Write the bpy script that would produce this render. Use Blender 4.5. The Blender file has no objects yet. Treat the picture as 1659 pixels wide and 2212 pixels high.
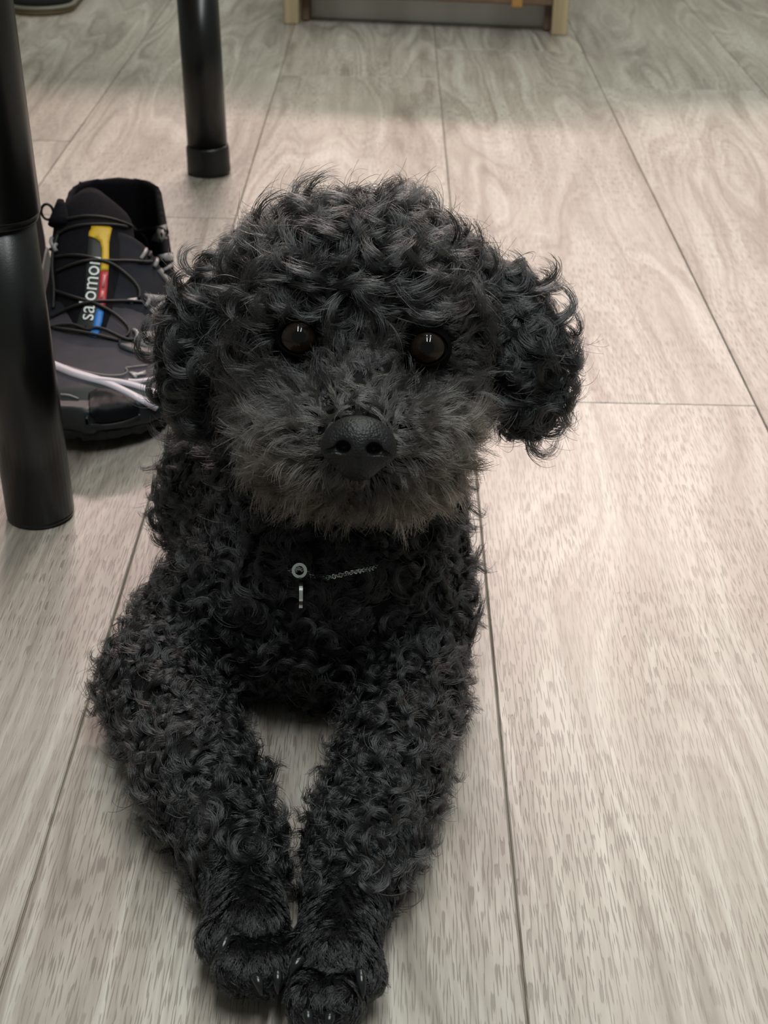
import bpy, bmesh, math, random
import numpy as np
from mathutils import Vector, Matrix
from mathutils.bvhtree import BVHTree

# ------------------------------------------------------------------ camera, world, lights
S = bpy.context.scene
COL = S.collection
CAM_H, FPX, PITCH, ROLL = 0.46, 3322.0, math.radians(28.5), math.radians(1.15)
CW, CH = 1659.0, 2212.0
Fv = np.array([0, math.cos(PITCH), -math.sin(PITCH)])
_U = np.array([0, math.sin(PITCH), math.cos(PITCH)])
_R = np.array([1.0, 0, 0])
Rv = math.cos(ROLL) * _R + math.sin(ROLL) * _U
Uv = math.cos(ROLL) * _U - math.sin(ROLL) * _R
CP = np.array([0.0, 0.0, CAM_H])

cam = bpy.data.cameras.new('camera')
camo = bpy.data.objects.new('camera', cam)
COL.objects.link(camo)
m = Matrix.Identity(4)
for i in range(3):
    m[i][0], m[i][1], m[i][2], m[i][3] = Rv[i], Uv[i], -Fv[i], CP[i]
camo.matrix_world = m
cam.sensor_fit = 'VERTICAL'
cam.sensor_height = 36.0
cam.lens = FPX / CH * 36.0
cam.clip_start = 0.01
cam.dof.use_dof = True
cam.dof.focus_distance = 0.68
cam.dof.aperture_fstop = 26.0
S.camera = camo

S.view_settings.view_transform = 'Standard'
S.view_settings.look = 'None'
S.view_settings.gamma = 1.0
S.view_settings.use_curve_mapping = False
S.view_settings.exposure = 0.32
S.cycles.max_bounces = 5
S.cycles.diffuse_bounces = 2
S.cycles.glossy_bounces = 2
S.cycles.transparent_max_bounces = 8
S.cycles.sample_clamp_indirect = 4.0

world = bpy.data.worlds.new('room_ambient')
S.world = world
world.use_nodes = True
bg = world.node_tree.nodes['Background']
bg.inputs[0].default_value = (0.90, 1.0, 0.89, 1)
bg.inputs[1].default_value = 0.16


def area(name, loc, target, sx, sy, power, color):
    l = bpy.data.lights.new(name, 'AREA')
    l.shape = 'RECTANGLE'
    l.size, l.size_y, l.energy, l.color = sx, sy, power, color
    o = bpy.data.objects.new(name, l)
    COL.objects.link(o)
    o.location = loc
    d = Vector(target) - Vector(loc)
    o.rotation_euler = d.to_track_quat('-Z', 'Y').to_euler()
    return o


# two rows of ceiling tubes above the dog, an added fill pair farther off, a warm lit area beyond the partition
for sx in (-0.12, 0.62):
    area('ceiling_tube_and_fill', (sx, 0.35, 2.6), (sx, 0.3501, 0), 0.16, 1.9, 27.0, (0.94, 1.0, 0.985))
    area('ceiling_tube_and_fill', (sx, 3.1, 2.6), (sx, 3.1001, 0), 0.16, 1.9, 17.0, (0.95, 1.0, 0.87))  # added fill pair, brightens the far floor
area('shop_light', (0.20, 5.2, 2.5), (0.1, 1.2, 0), 3.0, 0.22, 112.0, (1.0, 0.74, 0.68))


# ------------------------------------------------------------------ helpers
def P(x, y, zc):
    """the world point seen at photograph position x, y at depth zc"""
    return CP + zc * (Fv + (x - CW / 2) / FPX * Rv - (y - CH / 2) / FPX * Uv)


def ray(x, y):
    d = Fv + (x - CW / 2) / FPX * Rv - (y - CH / 2) / FPX * Uv
    return d / np.linalg.norm(d)


def G(x, y, z=0.0):
    d = ray(x, y)
    return CP + d * ((z - CAM_H) / d[2])


def tag(o, label=None, cat=None, group=None, kind=None):
    if label: o['label'] = label
    if cat: o['category'] = cat
    if group: o['group'] = group
    if kind: o['kind'] = kind
    return o


def empty(name, loc, rz=0.0):
    o = bpy.data.objects.new(name, None)
    COL.objects.link(o)
    o.location = loc
    o.rotation_euler = (0, 0, rz)
    o.empty_display_size = 0.02
    return o


def mobj(name, verts, faces, mat, parent=None, smooth=True):
    me = bpy.data.meshes.new(name)
    me.from_pydata([tuple(v) for v in verts], [], [tuple(f) for f in faces])
    if smooth:
        me.polygons.foreach_set('use_smooth', [True] * len(me.polygons))
    me.materials.append(mat)
    me.update()
    o = bpy.data.objects.new(name, me)
    COL.objects.link(o)
    if parent is not None:
        set_parent(o, parent)
    return o


def world_of(o):
    mw = o.matrix_basis.copy()
    if o.parent:
        return world_of(o.parent) @ o.matrix_parent_inverse @ mw
    return mw


def set_parent(o, parent):
    """meshes are written in world coordinates; keep them where they are"""
    o.parent = parent
    o.matrix_parent_inverse = world_of(parent).inverted()


def bmobj(name, bm, mat, parent=None, smooth=True):
    me = bpy.data.meshes.new(name)
    bm.to_mesh(me)
    bm.free()
    if smooth:
        me.polygons.foreach_set('use_smooth', [True] * len(me.polygons))
    me.materials.append(mat)
    o = bpy.data.objects.new(name, me)
    COL.objects.link(o)
    if parent is not None:
        set_parent(o, parent)
    return o


def box_bm(x0, x1, y0, y1, z0, z1, bev=0.0, seg=2):
    bm = bmesh.new()
    bmesh.ops.create_cube(bm, size=1.0)
    for v in bm.verts:
        v.co = Vector(((x0 + x1) / 2 + v.co.x * (x1 - x0), (y0 + y1) / 2 + v.co.y * (y1 - y0), (z0 + z1) / 2 + v.co.z * (z1 - z0)))
    if bev > 0:
        bmesh.ops.bevel(bm, geom=bm.edges[:], offset=bev, segments=seg, affect='EDGES', profile=0.5)
    return bm


def lathe(profile, base, axis, n=40):
    """profile (radius, distance along axis) turned round axis from base"""
    a = np.array(axis, float); a /= np.linalg.norm(a)
    t = np.cross(a, [0, 1, 0]); t /= np.linalg.norm(t)
    b = np.cross(a, t)
    V, Fc = [], []
    for rr, h in profile:
        for k in range(n):
            an = 2 * math.pi * k / n
            V.append(np.array(base) + a * h + rr * (math.cos(an) * t + math.sin(an) * b))
    for i in range(len(profile) - 1):
        for k in range(n):
            k2 = (k + 1) % n
            Fc.append((i * n + k, i * n + k2, (i + 1) * n + k2, (i + 1) * n + k))
    Fc.append(tuple(range(n))[::-1])
    Fc.append(tuple(range((len(profile) - 1) * n, len(profile) * n)))
    return V, Fc


def tube(pts, rad, n=8, closed=False):
    pts = [np.array(q, float) for q in pts]
    rads = rad if hasattr(rad, '__len__') else [rad] * len(pts)
    V, Fc = [], []
    L = len(pts)
    prev = None
    for i, q in enumerate(pts):
        if closed:
            t = pts[(i + 1) % L] - pts[i - 1]
        else:
            t = pts[min(i + 1, L - 1)] - pts[max(i - 1, 0)]
        t = t / (np.linalg.norm(t) + 1e-12)
        if prev is None:
            a = np.cross(t, [0.3, 0.5, 0.81]); a /= np.linalg.norm(a)
        else:
            a = prev - t * (prev @ t); a /= np.linalg.norm(a) + 1e-12
        prev = a
        b = np.cross(t, a)
        for k in range(n):
            an = 2 * math.pi * k / n
            V.append(q + rads[i] * (math.cos(an) * a + math.sin(an) * b))
    for i in range(L if closed else L - 1):
        j = (i + 1) % L
        for k in range(n):
            k2 = (k + 1) % n
            Fc.append((i * n + k, i * n + k2, j * n + k2, j * n + k))
    if not closed:
        Fc.append(tuple(range(n))[::-1])
        Fc.append(tuple(range((L - 1) * n, L * n)))
    return V, Fc


def spline(pts, n):
    """Catmull-Rom through pts, n points in all"""
    P_ = np.array(pts, float)
    if len(P_) == 2:
        return [P_[0] + (P_[1] - P_[0]) * t for t in np.linspace(0, 1, n)]
    Q = np.vstack([2 * P_[0] - P_[1], P_, 2 * P_[-1] - P_[-2]])
    out = []
    for s in np.linspace(0, len(P_) - 1 - 1e-9, n):
        i = int(s); t = s - i
        a, b, c, d = Q[i], Q[i + 1], Q[i + 2], Q[i + 3]
        out.append(0.5 * (2 * b + (c - a) * t + (2 * a - 5 * b + 4 * c - d) * t * t + (3 * b - a - 3 * c + d) * t ** 3))
    return out


# ------------------------------------------------------------------ materials
def srgb(r, g, b):
    f = lambda c: (c / 255 / 12.92) if c / 255 <= 0.04045 else ((c / 255 + 0.055) / 1.055) ** 2.4
    return (f(r), f(g), f(b), 1.0)


class N:
    """thin node-tree helper"""
    def __init__(self, name):
        self.m = bpy.data.materials.new(name)
        self.m.use_nodes = True
        self.t = self.m.node_tree
        self.b = self.t.nodes['Principled BSDF']
        self.out = self.t.nodes['Material Output']

    def n(self, typ, **kw):
        nd = self.t.nodes.new(typ)
        for k, v in kw.items():
            setattr(nd, k, v)
        return nd

    def l(self, a, b):
        self.t.links.new(a, b)

    def noise(self, vec, scale, detail=3, rough=0.5, dist=0.0):
        nd = self.n('ShaderNodeTexNoise')
        nd.inputs['Scale'].default_value = scale
        nd.inputs['Detail'].default_value = detail
        nd.inputs['Roughness'].default_value = rough
        nd.inputs['Distortion'].default_value = dist
        if vec is not None: self.l(vec, nd.inputs['Vector'])
        return nd.outputs['Fac']

    def mapping(self, vec, scale, loc=None):
        nd = self.n('ShaderNodeMapping')
        nd.inputs['Scale'].default_value = scale
        if loc is not None: nd.inputs['Location'].default_value = loc
        self.l(vec, nd.inputs['Vector'])
        return nd.outputs['Vector']

    def ramp(self, fac, stops, interp='LINEAR'):
        nd = self.n('ShaderNodeValToRGB')
        cr = nd.color_ramp
        cr.interpolation = interp
        while len(cr.elements) > 1: cr.elements.remove(cr.elements[-1])
        cr.elements[0].position, cr.elements[0].color = stops[0]
        for p_, c in stops[1:]:
            e = cr.elements.new(p_); e.color = c
        self.l(fac, nd.inputs['Fac'])
        return nd.outputs['Color']

    def mix(self, fac, a, b, mode='MIX'):
        nd = self.n('ShaderNodeMix', data_type='RGBA', blend_type=mode)
        for sock, v in ((nd.inputs[0], fac), (nd.inputs[6], a), (nd.inputs[7], b)):
            if hasattr(v, 'is_linked') or isinstance(v, bpy.types.NodeSocket): self.l(v, sock)
            else: sock.default_value = v
        return nd.outputs[2]

    def math(self, op, a, b=None, clamp=False):
        nd = self.n('ShaderNodeMath', operation=op, use_clamp=clamp)
        for i, v in enumerate((a, b)):
            if v is None: continue
            if isinstance(v, bpy.types.NodeSocket): self.l(v, nd.inputs[i])
            else: nd.inputs[i].default_value = v
        return nd.outputs[0]

    def bump(self, h, strength, dist):
        nd = self.n('ShaderNodeBump')
        nd.inputs['Strength'].default_value = strength
        nd.inputs['Distance'].default_value = dist
        self.l(h, nd.inputs['Height'])
        self.l(nd.outputs['Normal'], self.b.inputs['Normal'])


def plain(name, col, rough=0.5, metal=0.0, coat=0.0, bump=None, var=0.0, spec=None):
    q = N(name)
    co = q.n('ShaderNodeTexCoord').outputs['Object']
    if var > 0:
        f = q.noise(co, 60, 4)
        c = q.ramp(f, [(0.3, tuple(x * (1 - var) for x in col[:3]) + (1,)), (0.7, tuple(min(1, x * (1 + var)) for x in col[:3]) + (1,))])
        q.l(c, q.b.inputs['Base Color'])
    else:
        q.b.inputs['Base Color'].default_value = col
    q.b.inputs['Roughness'].default_value = rough
    q.b.inputs['Metallic'].default_value = metal
    q.b.inputs['Coat Weight'].default_value = coat
    if spec is not None: q.b.inputs['Specular IOR Level'].default_value = spec
    if bump:
        sc, st, di = bump
        q.bump(q.noise(co, sc, 3), st, di)
    return q.m


def floor_material():
    q = N('vinyl_oak_plank')
    tc = q.n('ShaderNodeTexCoord').outputs['Object']
    oi = q.n('ShaderNodeObjectInfo').outputs['Random']
    comb = q.n('ShaderNodeCombineXYZ')
    q.l(q.math('MULTIPLY', oi, 17.3), comb.inputs[0])
    q.l(q.math('MULTIPLY', oi, 41.7), comb.inputs[1])
    add = q.n('ShaderNodeVectorMath', operation='ADD')
    q.l(tc, add.inputs[0]); q.l(comb.outputs[0], add.inputs[1])
    v = add.outputs[0]
    # cathedral figure: contour bands of a stretched noise field
    warp = q.math('ADD', q.noise(q.mapping(v, (9.0, 1.25, 1)), 1.0, 1.6, 0.45), q.math('MULTIPLY', q.noise(q.mapping(v, (55, 9, 1)), 1.0, 2), 0.05))
    cmb = q.n('ShaderNodeCombineXYZ')
    q.l(q.math('MULTIPLY', warp, 30.0), cmb.inputs[0])
    sp_ = q.n('ShaderNodeSeparateXYZ'); q.l(v, sp_.inputs[0])
    q.l(q.math('MULTIPLY', sp_.outputs[0], 9.0), cmb.inputs[1]); q.l(q.math('MULTIPLY', sp_.outputs[1], 1.6), cmb.inputs[2])
    bands = q.noise(cmb.outputs[0], 1.0, 3.5, 0.6)
    bands = q.math('ADD', q.math('MULTIPLY', q.math('SUBTRACT', bands, 0.5), 2.2), 0.5, True)
    soft = q.noise(q.mapping(v, (46, 2.6, 1)), 1.0, 4, 0.62, 0.4)
    fib = q.noise(q.mapping(v, (260, 9, 1)), 1.0, 3, 0.6)
    mixv = q.math('ADD', q.math('MULTIPLY', bands, 0.44), q.math('ADD', q.math('MULTIPLY', soft, 0.42), q.math('MULTIPLY', fib, 0.30)))
    base = q.ramp(mixv, [(0.28, srgb(104, 94, 85)), (0.46, srgb(138, 128, 118)), (0.60, srgb(159, 150, 140)), (0.82, srgb(186, 179, 170))])
    # large quiet patches
    blot = q.noise(q.mapping(v, (5, 1.2, 1)), 1.0, 2)
    base = q.mix(q.math('MULTIPLY', q.math('SUBTRACT', blot, 0.35, True), 0.8), base, srgb(142, 129, 120))
    # embossed pores: short dark ticks along the plank
    pn = q.noise(q.mapping(v, (1300, 66, 1)), 1.0, 0.4, 0.5)
    tick = q.ramp(pn, [(0.565, (0, 0, 0, 1)), (0.62, (1, 1, 1, 1))])
    zone = q.noise(q.mapping(v, (14, 5, 1)), 1.0, 2)
    tick_f = q.math('MULTIPLY', tick, q.ramp(zone, [(0.36, (0.3, 0.3, 0.3, 1)), (0.56, (0.85, 0.85, 0.85, 1))]))
    c = q.mix(q.math('MULTIPLY', tick_f, 0.75), base, srgb(98, 88, 79))
    # per plank tone
    tone = q.math('ADD', q.math('MULTIPLY', oi, 0.10), 0.94)
    hsv = q.n('ShaderNodeHueSaturation')
    hsv.inputs['Saturation'].default_value = 0.92
    q.l(tone, hsv.inputs['Value']); q.l(c, hsv.inputs['Color'])
    q.l(hsv.outputs[0], q.b.inputs['Base Color'])
    rg = q.math('ADD', q.math('MULTIPLY', soft, 0.16), 0.30)
    q.l(rg, q.b.inputs['Roughness'])
    hgt = q.math('ADD', q.math('MULTIPLY', tick_f, -1.0), q.math('MULTIPLY', fib, 0.5))
    q.bump(hgt, 0.35, 0.0004)
    return q.m


def hair_material(name, c0, c1, rough=0.32, rad=0.55):
    q = N(name)
    q.t.nodes.remove(q.b)
    h = q.n('ShaderNodeBsdfHairPrincipled')
    h.parametrization = 'COLOR'
    at = q.n('ShaderNodeAttribute'); at.attribute_name = 'tint'
    q.l(q.mix(at.outputs['Fac'], c0, c1), h.inputs['Color'])
    h.inputs['Roughness'].default_value = rough
    h.inputs['Radial Roughness'].default_value = rad
    h.inputs['Coat'].default_value = 0.0
    h.inputs['Random Roughness'].default_value = 0.3
    q.l(h.outputs[0], q.out.inputs['Surface'])
    return q.m


def text_mesh(body, size=1.0):
    cu = bpy.data.curves.new('t', 'FONT')
    cu.body = body
    cu.size = size
    cu.resolution_u = 4
    o = bpy.data.objects.new('t', cu)
    COL.objects.link(o)
    dg = bpy.context.evaluated_depsgraph_get()
    me = bpy.data.meshes.new_from_object(o.evaluated_get(dg))
    V = np.array([v.co[:] for v in me.vertices])
    Fc = [tuple(p_.vertices) for p_ in me.polygons]
    bpy.data.objects.remove(o); bpy.data.curves.remove(cu); bpy.data.meshes.remove(me)
    return V, Fc


# ------------------------------------------------------------------ signed-distance modelling (one continuous skin)
class Field:
    def __init__(self, lo, hi, res):
        self.lo = np.array(lo, float); self.res = res
        self.n = np.ceil((np.array(hi) - self.lo) / res).astype(int) + 1
        self.d = np.full(self.n, 9.0, dtype=np.float32)

    def region(self, lo, hi):
        a = np.clip(np.floor((np.array(lo) - self.lo) / self.res).astype(int), 0, self.n)
        b = np.clip(np.ceil((np.array(hi) - self.lo) / self.res).astype(int) + 1, 0, self.n)
        sl = tuple(slice(i, j) for i, j in zip(a, b))
        ax = [self.lo[k] + self.res * np.arange(a[k], b[k]) for k in range(3)]
        X, Y, Z = np.meshgrid(*ax, indexing='ij')
        return sl, np.stack([X, Y, Z], -1)

    def add(self, fn, bb, k=0.012, mode='add'):
        lo, hi = bb
        mg = k + 0.012
        sl, Q = self.region(np.array(lo) - mg, np.array(hi) + mg)
        if Q.size == 0: return
        b = fn(Q).astype(np.float32)
        a = self.d[sl]
        if mode == 'add':
            h = np.maximum(k - np.abs(a - b), 0) / k
            self.d[sl] = np.minimum(a, b) - h * h * k / 4
        else:
            b = -b
            h = np.maximum(k - np.abs(a - b), 0) / k
            self.d[sl] = np.maximum(a, b) + h * h * k / 4

    def sample(self, pts):
        g = (pts - self.lo) / self.res
        g = np.clip(g, 0, self.n - 1.001)
        i = g.astype(int); f_ = g - i
        out = 0
        for dx in (0, 1):
            for dy in (0, 1):
                for dz in (0, 1):
                    w = (f_[:, 0] if dx else 1 - f_[:, 0]) * (f_[:, 1] if dy else 1 - f_[:, 1]) * (f_[:, 2] if dz else 1 - f_[:, 2])
                    out = out + w * self.d[i[:, 0] + dx, i[:, 1] + dy, i[:, 2] + dz]
        return out

    def grad(self, pts, e=0.002):
        g = np.stack([self.sample(pts + np.eye(3)[k] * e) - self.sample(pts - np.eye(3)[k] * e) for k in range(3)], -1)
        return g / (np.linalg.norm(g, axis=1, keepdims=True) + 1e-9)

    def surface(self):
        """naive surface nets"""
        d = self.d
        s = d < 0
        n0, n1, n2 = d.shape
        cnt = np.zeros((n0 - 1, n1 - 1, n2 - 1), np.float32)
        acc = np.zeros((n0 - 1, n1 - 1, n2 - 1, 3), np.float32)
        base = np.stack(np.meshgrid(np.arange(n0), np.arange(n1), np.arange(n2), indexing='ij'), -1).astype(np.float32)
        quads = []
        for ax in range(3):
            o = [(ax + 1) % 3, (ax + 2) % 3]
            sa = [slice(None)] * 3; sb = [slice(None)] * 3
            sa[ax] = slice(0, -1); sb[ax] = slice(1, None)
            A, B = d[tuple(sa)], d[tuple(sb)]
            cross = s[tuple(sa)] != s[tuple(sb)]
            idx = np.argwhere(cross)
            va = A[cross]; vb = B[cross]
            t = va / (va - vb)
            pos = idx.astype(np.float32)
            pos[:, ax] += t
            flip = s[tuple(sa)][cross]
            cells = []
            for da in (0, -1):
                for db in (0, -1):
                    c = idx.copy()
                    c[:, o[0]] += da; c[:, o[1]] += db
                    ok = np.all((c >= 0) & (c < np.array(cnt.shape)), axis=1)
                    cc = c[ok]
                    np.add.at(cnt, tuple(cc.T), 1)
                    np.add.at(acc, tuple(cc.T), pos[ok])
                    cells.append(c)
            okq = np.ones(len(idx), bool)
            for c in cells:
                okq &= np.all((c >= 0) & (c < np.array(cnt.shape)), axis=1)
            q = np.stack([cells[0], cells[2], cells[3], cells[1]], 1)[okq]
            fl = flip[okq]
            q[fl] = q[fl][:, ::-1]
            quads.append(q)
        ids = -np.ones(cnt.shape, int)
        m_ = cnt > 0
        ids[m_] = np.arange(m_.sum())
        V = acc[m_] / cnt[m_][:, None] * self.res + self.lo
        Q = np.concatenate(quads)
        Fc = ids[Q[..., 0], Q[..., 1], Q[..., 2]]
        return V.astype(float), Fc[:, ::-1]


def ell(c, r, axes=None):
    c = np.array(c, float); r = np.array(r, float)
    A = np.eye(3) if axes is None else np.array(axes, float)

    def fn(Q):
        q = (Q - c) @ A.T
        k0 = np.linalg.norm(q / r, axis=-1)
        k1 = np.linalg.norm(q / (r * r), axis=-1) + 1e-9
        return k0 * (k0 - 1) / k1
    m_ = r.max()
    return fn, (c - m_, c + m_)


def cone(a, b, ra, rb):
    a = np.array(a, float); b = np.array(b, float); ab = b - a

    def fn(Q):
        t = np.clip(((Q - a) @ ab) / (ab @ ab), 0, 1)
        return np.linalg.norm(Q - a - t[..., None] * ab, axis=-1) - (ra + (rb - ra) * t)
    m_ = max(ra, rb)
    return fn, (np.minimum(a, b) - m_, np.maximum(a, b) + m_)


CAMAX = np.array([Rv, Uv, -Fv])          # right, up, towards the viewer

# ------------------------------------------------------------------ setting: planked floor, added light-blocking partition beyond the frame
PW, PL, GAP = 0.2085, 1.2, 0.0008
floor_mat = floor_material()
joint_mat = plain('dark_joint', srgb(112, 102, 88), 0.8)
fl = bmobj('floor', box_bm(-2.2, 2.2, -0.8, 5.8, -0.03, -0.0016), joint_mat, None, False)
tag(fl, 'pale oak look vinyl plank floor', kind='structure')
phase = {0: 1.02, -1: 0.84, -2: 1.432, -3: 1.697, 1: 2.006, 2: 1.35, 3: 1.8}
rnd = random.Random(4)
pbm = box_bm(-PW / 2 + GAP / 2, PW / 2 - GAP / 2, -PL / 2 + GAP / 2, PL / 2 - GAP / 2, -0.004, 0.0, 0.0006, 1)
pme = bpy.data.meshes.new('plank')
pbm.to_mesh(pme); pbm.free()
pme.materials.append(floor_mat)
for k in range(-6, 7):
    ph = phase.get(k, 0.3 + 0.77 * (k % 5))
    y = ph - PL * 2
    while y < 4.4:
        if y + PL > 0.0 and y < 3.4:
            o = bpy.data.objects.new('plank', pme)
            COL.objects.link(o)
            o.location = (0.06 + PW * (k + 0.5), y + PL / 2, 0.0)
            o.parent = fl
        y += PL
# unseen low partition, added so its top edge cuts off the far light
wm = plain('light_block_paint', srgb(196, 192, 178), 0.7)
light_block = bmobj('light_block_partition', box_bm(-2.2, 2.2, 2.78, 2.86, 0.0, 0.66, 0.004), wm, None, False)
light_block.location = (0, 0, 0)
tag(light_block, 'unseen low pale partition added behind the wooden cabinet to block light', kind='structure')
light_block.rotation_euler = (0, 0, math.radians(-1.6))

# ------------------------------------------------------------------ table with black tube legs
steel = plain('black_powder_coated_steel', (0.004, 0.004, 0.0042, 1), 0.30, 0.0, 0.0, (900, 0.12, 0.0003))
plastic = plain('black_plastic_cap', (0.005, 0.005, 0.005, 1), 0.38)
top_m = plain('table_laminate', srgb(205, 200, 190), 0.45)
l1b, l2b = G(89, 1112), G(452, 373)


def ray_at_z(x, y, z): return G(x, y, z)


l1t = ray_at_z(-8, 450, 0.195)
l2t = ray_at_z(427, 0, 0.175)
table = empty('table', (-0.62, 1.2, 0.0))
tag(table, 'table standing on black tubular steel legs', 'table')
tp = bmobj('tabletop', box_bm(-1.1, -0.125, 0.72, 1.72, 0.70, 0.725, 0.004), top_m, table, False)
for i, (b, t) in enumerate(((l1b, l1t), (l2b, l2t))):
    ax = (t - b); ax = ax / ax[2]
    leg = None
    rr = 0.0207
    V, Fc = lathe([(rr, 0.0035 if i == 0 else 0.020), (rr, 0.20)], b, ax / np.linalg.norm(ax))
    leg = mobj('leg', V, Fc, steel, table)
    n_ = np.linalg.norm(ax)
    V, Fc = lathe([(0.0238, 0.1915 * n_), (0.0244, 0.193 * n_), (0.0244, 0.705)], b, ax / n_)
    mobj('leg_sleeve', V, Fc, steel, leg)
    V, Fc = lathe([(0.0222, 0.1875 * n_), (0.0228, 0.189 * n_), (0.0228, 0.1925 * n_)], b, ax / n_)
    mobj('sleeve_ring', V, Fc, plastic, leg)
    if i == 0:
        V, Fc = lathe([(0.0190, 0.0), (0.0204, 0.0012), (0.0206, 0.004)], b, ax / n_)
    else:
        V, Fc = lathe([(0.0195, 0.0), (0.0222, 0.0012), (0.0228, 0.004), (0.0224, 0.010), (0.0222, 0.0275), (0.0212, 0.030)], b, ax / n_)
    mobj('foot_cap', V, Fc, steel if i == 0 else plastic, leg)
l1 = [o for o in table.children if o.name.startswith('leg')]

# ------------------------------------------------------------------ wooden cabinet at the top edge
wood = N('pale_pine')
_co = wood.n('ShaderNodeTexCoord').outputs['Object']
wood.l(wood.ramp(wood.noise(wood.mapping(_co, (90, 90, 5)), 1.0, 3), [(0.3, srgb(158, 138, 108)), (0.7, srgb(190, 170, 136))]), wood.b.inputs['Base Color'])
wood.b.inputs['Roughness'].default_value = 0.55
wood = wood.m
dkwood = plain('brown_stained_wood', srgb(112, 88, 70), 0.5, 0, 0, None, 0.15)
orange = plain('orange_brown_wood', srgb(176, 128, 70), 0.5)
grey_gloss = N('grey_glossy_panel')
_co = grey_gloss.n('ShaderNodeTexCoord').outputs['Object']
grey_gloss.l(grey_gloss.ramp(grey_gloss.noise(grey_gloss.mapping(_co, (9, 9, 3)), 1.0, 3), [(0.35, srgb(196, 188, 178)), (0.7, srgb(226, 222, 214))]), grey_gloss.b.inputs['Base Color'])
grey_gloss.b.inputs['Roughness'].default_value = 0.22
grey_gloss = grey_gloss.m
cA, cB = G(628, 53), G(1207, 77)
cx = cB - cA
yaw = math.atan2(cx[1], cx[0])
cw = np.linalg.norm(cx)
cab = empty('cabinet', tuple(cA), yaw)
tag(cab, 'pale wooden cabinet with a grey kick panel at the far end of the floor', 'cabinet')


def local_box(name, x0, x1, y0, y1, z0, z1, mat, bev=0.002, parent=None):
    bm = box_bm(x0, x1, y0, y1, z0, z1, bev)
    M_ = Matrix.Translation(Vector(cA)) @ Matrix.Rotation(yaw, 4, 'Z')
    bm.transform(M_)
    return bmobj(name, bm, mat, parent or cab, False)


for xx in (0.0, cw):
    for y0 in (0.0, 0.18):
        local_box('leg', xx - 0.0115, xx + 0.0115, y0, y0 + 0.026, 0.0, 0.36, wood)
local_box('kick_panel', 0.004, cw - 0.004, 0.050, 0.062, 0.0015, 0.10, grey_gloss)
for xx in (0.018, cw - 0.018):
    local_box('side_board', xx - 0.0055, xx + 0.0055, 0.026, 0.062, 0.0015, 0.35, dkwood)
local_box('lower_rail', 0.012, cw - 0.012, 0.004, 0.024, 0.041, 0.092, dkwood)
local_box('peg', cw - 0.072, cw - 0.056, 0.000, 0.022, 0.037, 0.060, orange)
local_box('front_panel', 0.012, cw - 0.012, 0.008, 0.022, 0.092, 0.35, wood)
local_box('cabinet_top', -0.03, cw + 0.03, -0.02, 0.22, 0.36, 0.38, wood)

# ------------------------------------------------------------------ projection of drawn outlines onto real surfaces
class Skin:
    """ray target made of several meshes; hands back surface points and normals"""
    def __init__(self, parts):
        V, Fc = [], []
        for v, f_ in parts:
            o_ = len(V)
            V += [Vector(q) for q in v]
            Fc += [tuple(int(i) + o_ for i in t) for t in f_]
        self.t = BVHTree.FromPolygons(V, Fc)
        self.last = None

    def hit(self, x, y):
        d = Vector(ray(x, y))
        loc, nor, _, dist = self.t.ray_cast(Vector(CP), d)
        if loc is None:
            loc, nor, _, dist = self.t.find_nearest(Vector(CP) + d * (self.last or 1.1))
        else:
            self.last = dist
        if nor.dot(d) > 0: nor = -nor
        return np.array(loc), np.array(nor)

    def ribbon(self, name, pts, width, off, mat, parent, n=24):
        pts = np.array(spline([(a, b, 0) for a, b in pts], n))[:, :2]
        w = np.interp(np.linspace(0, 1, n), np.linspace(0, 1, len(width)), width) if hasattr(width, '__len__') else np.full(n, width)
        V, Fc = [], []
        for i in range(n):
            t = pts[min(i + 1, n - 1)] - pts[max(i - 1, 0)]
            t = t / (np.linalg.norm(t) + 1e-9)
            pn = np.array([-t[1], t[0]])
            for k, (q, o_) in enumerate(((-0.5, -0.0006), (-0.46, off), (0, off), (0.46, off), (0.5, -0.0006))):
                h, nn = self.hit(*(pts[i] + pn * w[i] * q))
                V.append(h + nn * o_)
        for i in range(n - 1):
            for k in range(4):
                Fc.append((i * 5 + k, i * 5 + k + 1, i * 5 + 6 + k, i * 5 + 5 + k))
        return mobj(name, V, Fc, mat, parent)

    def poly(self, name, pts, off, mat, parent, cuts=3):
        bm = bmesh.new()
        vs = [bm.verts.new((a, b, 0)) for a, b in pts]
        f_ = bm.faces.new(vs)
        r = bmesh.ops.triangulate(bm, faces=[f_])
        bmesh.ops.subdivide_edges(bm, edges=bm.edges[:], cuts=cuts, use_grid_fill=True)
        bd = [e for e in bm.edges if e.is_boundary]
        ex = bmesh.ops.extrude_edge_only(bm, edges=bd)
        low = {v for v in ex['geom'] if isinstance(v, bmesh.types.BMVert)}
        for v in bm.verts:
            h, nn = self.hit(v.co.x, v.co.y)
            nn = nn - ray(v.co.x, v.co.y); nn /= np.linalg.norm(nn)
            v.co = Vector(h + nn * (-0.0008 if v in low else off))
        bmesh.ops.recalc_face_normals(bm, faces=bm.faces[:])
        return bmobj(name, bm, mat, parent, True)

    def cord(self, name, pts, rad, mat, parent, n=30, lift=0.0):
        out = []
        sp = np.array(spline([(a, b, 0) for a, b in pts], n))
        for i, q in enumerate(sp):
            h, nn = self.hit(q[0], q[1])
            out.append(h + nn * (rad * 0.8 + lift * math.sin(math.pi * i / (n - 1))))
        out = np.array(out)
        for _ in range(3):
            out[1:-1] = (out[:-2] + out[1:-1] * 2 + out[2:]) / 4
        V, Fc = tube(out, rad, 8)
        return mobj(name, V, Fc, mat, parent)


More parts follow.
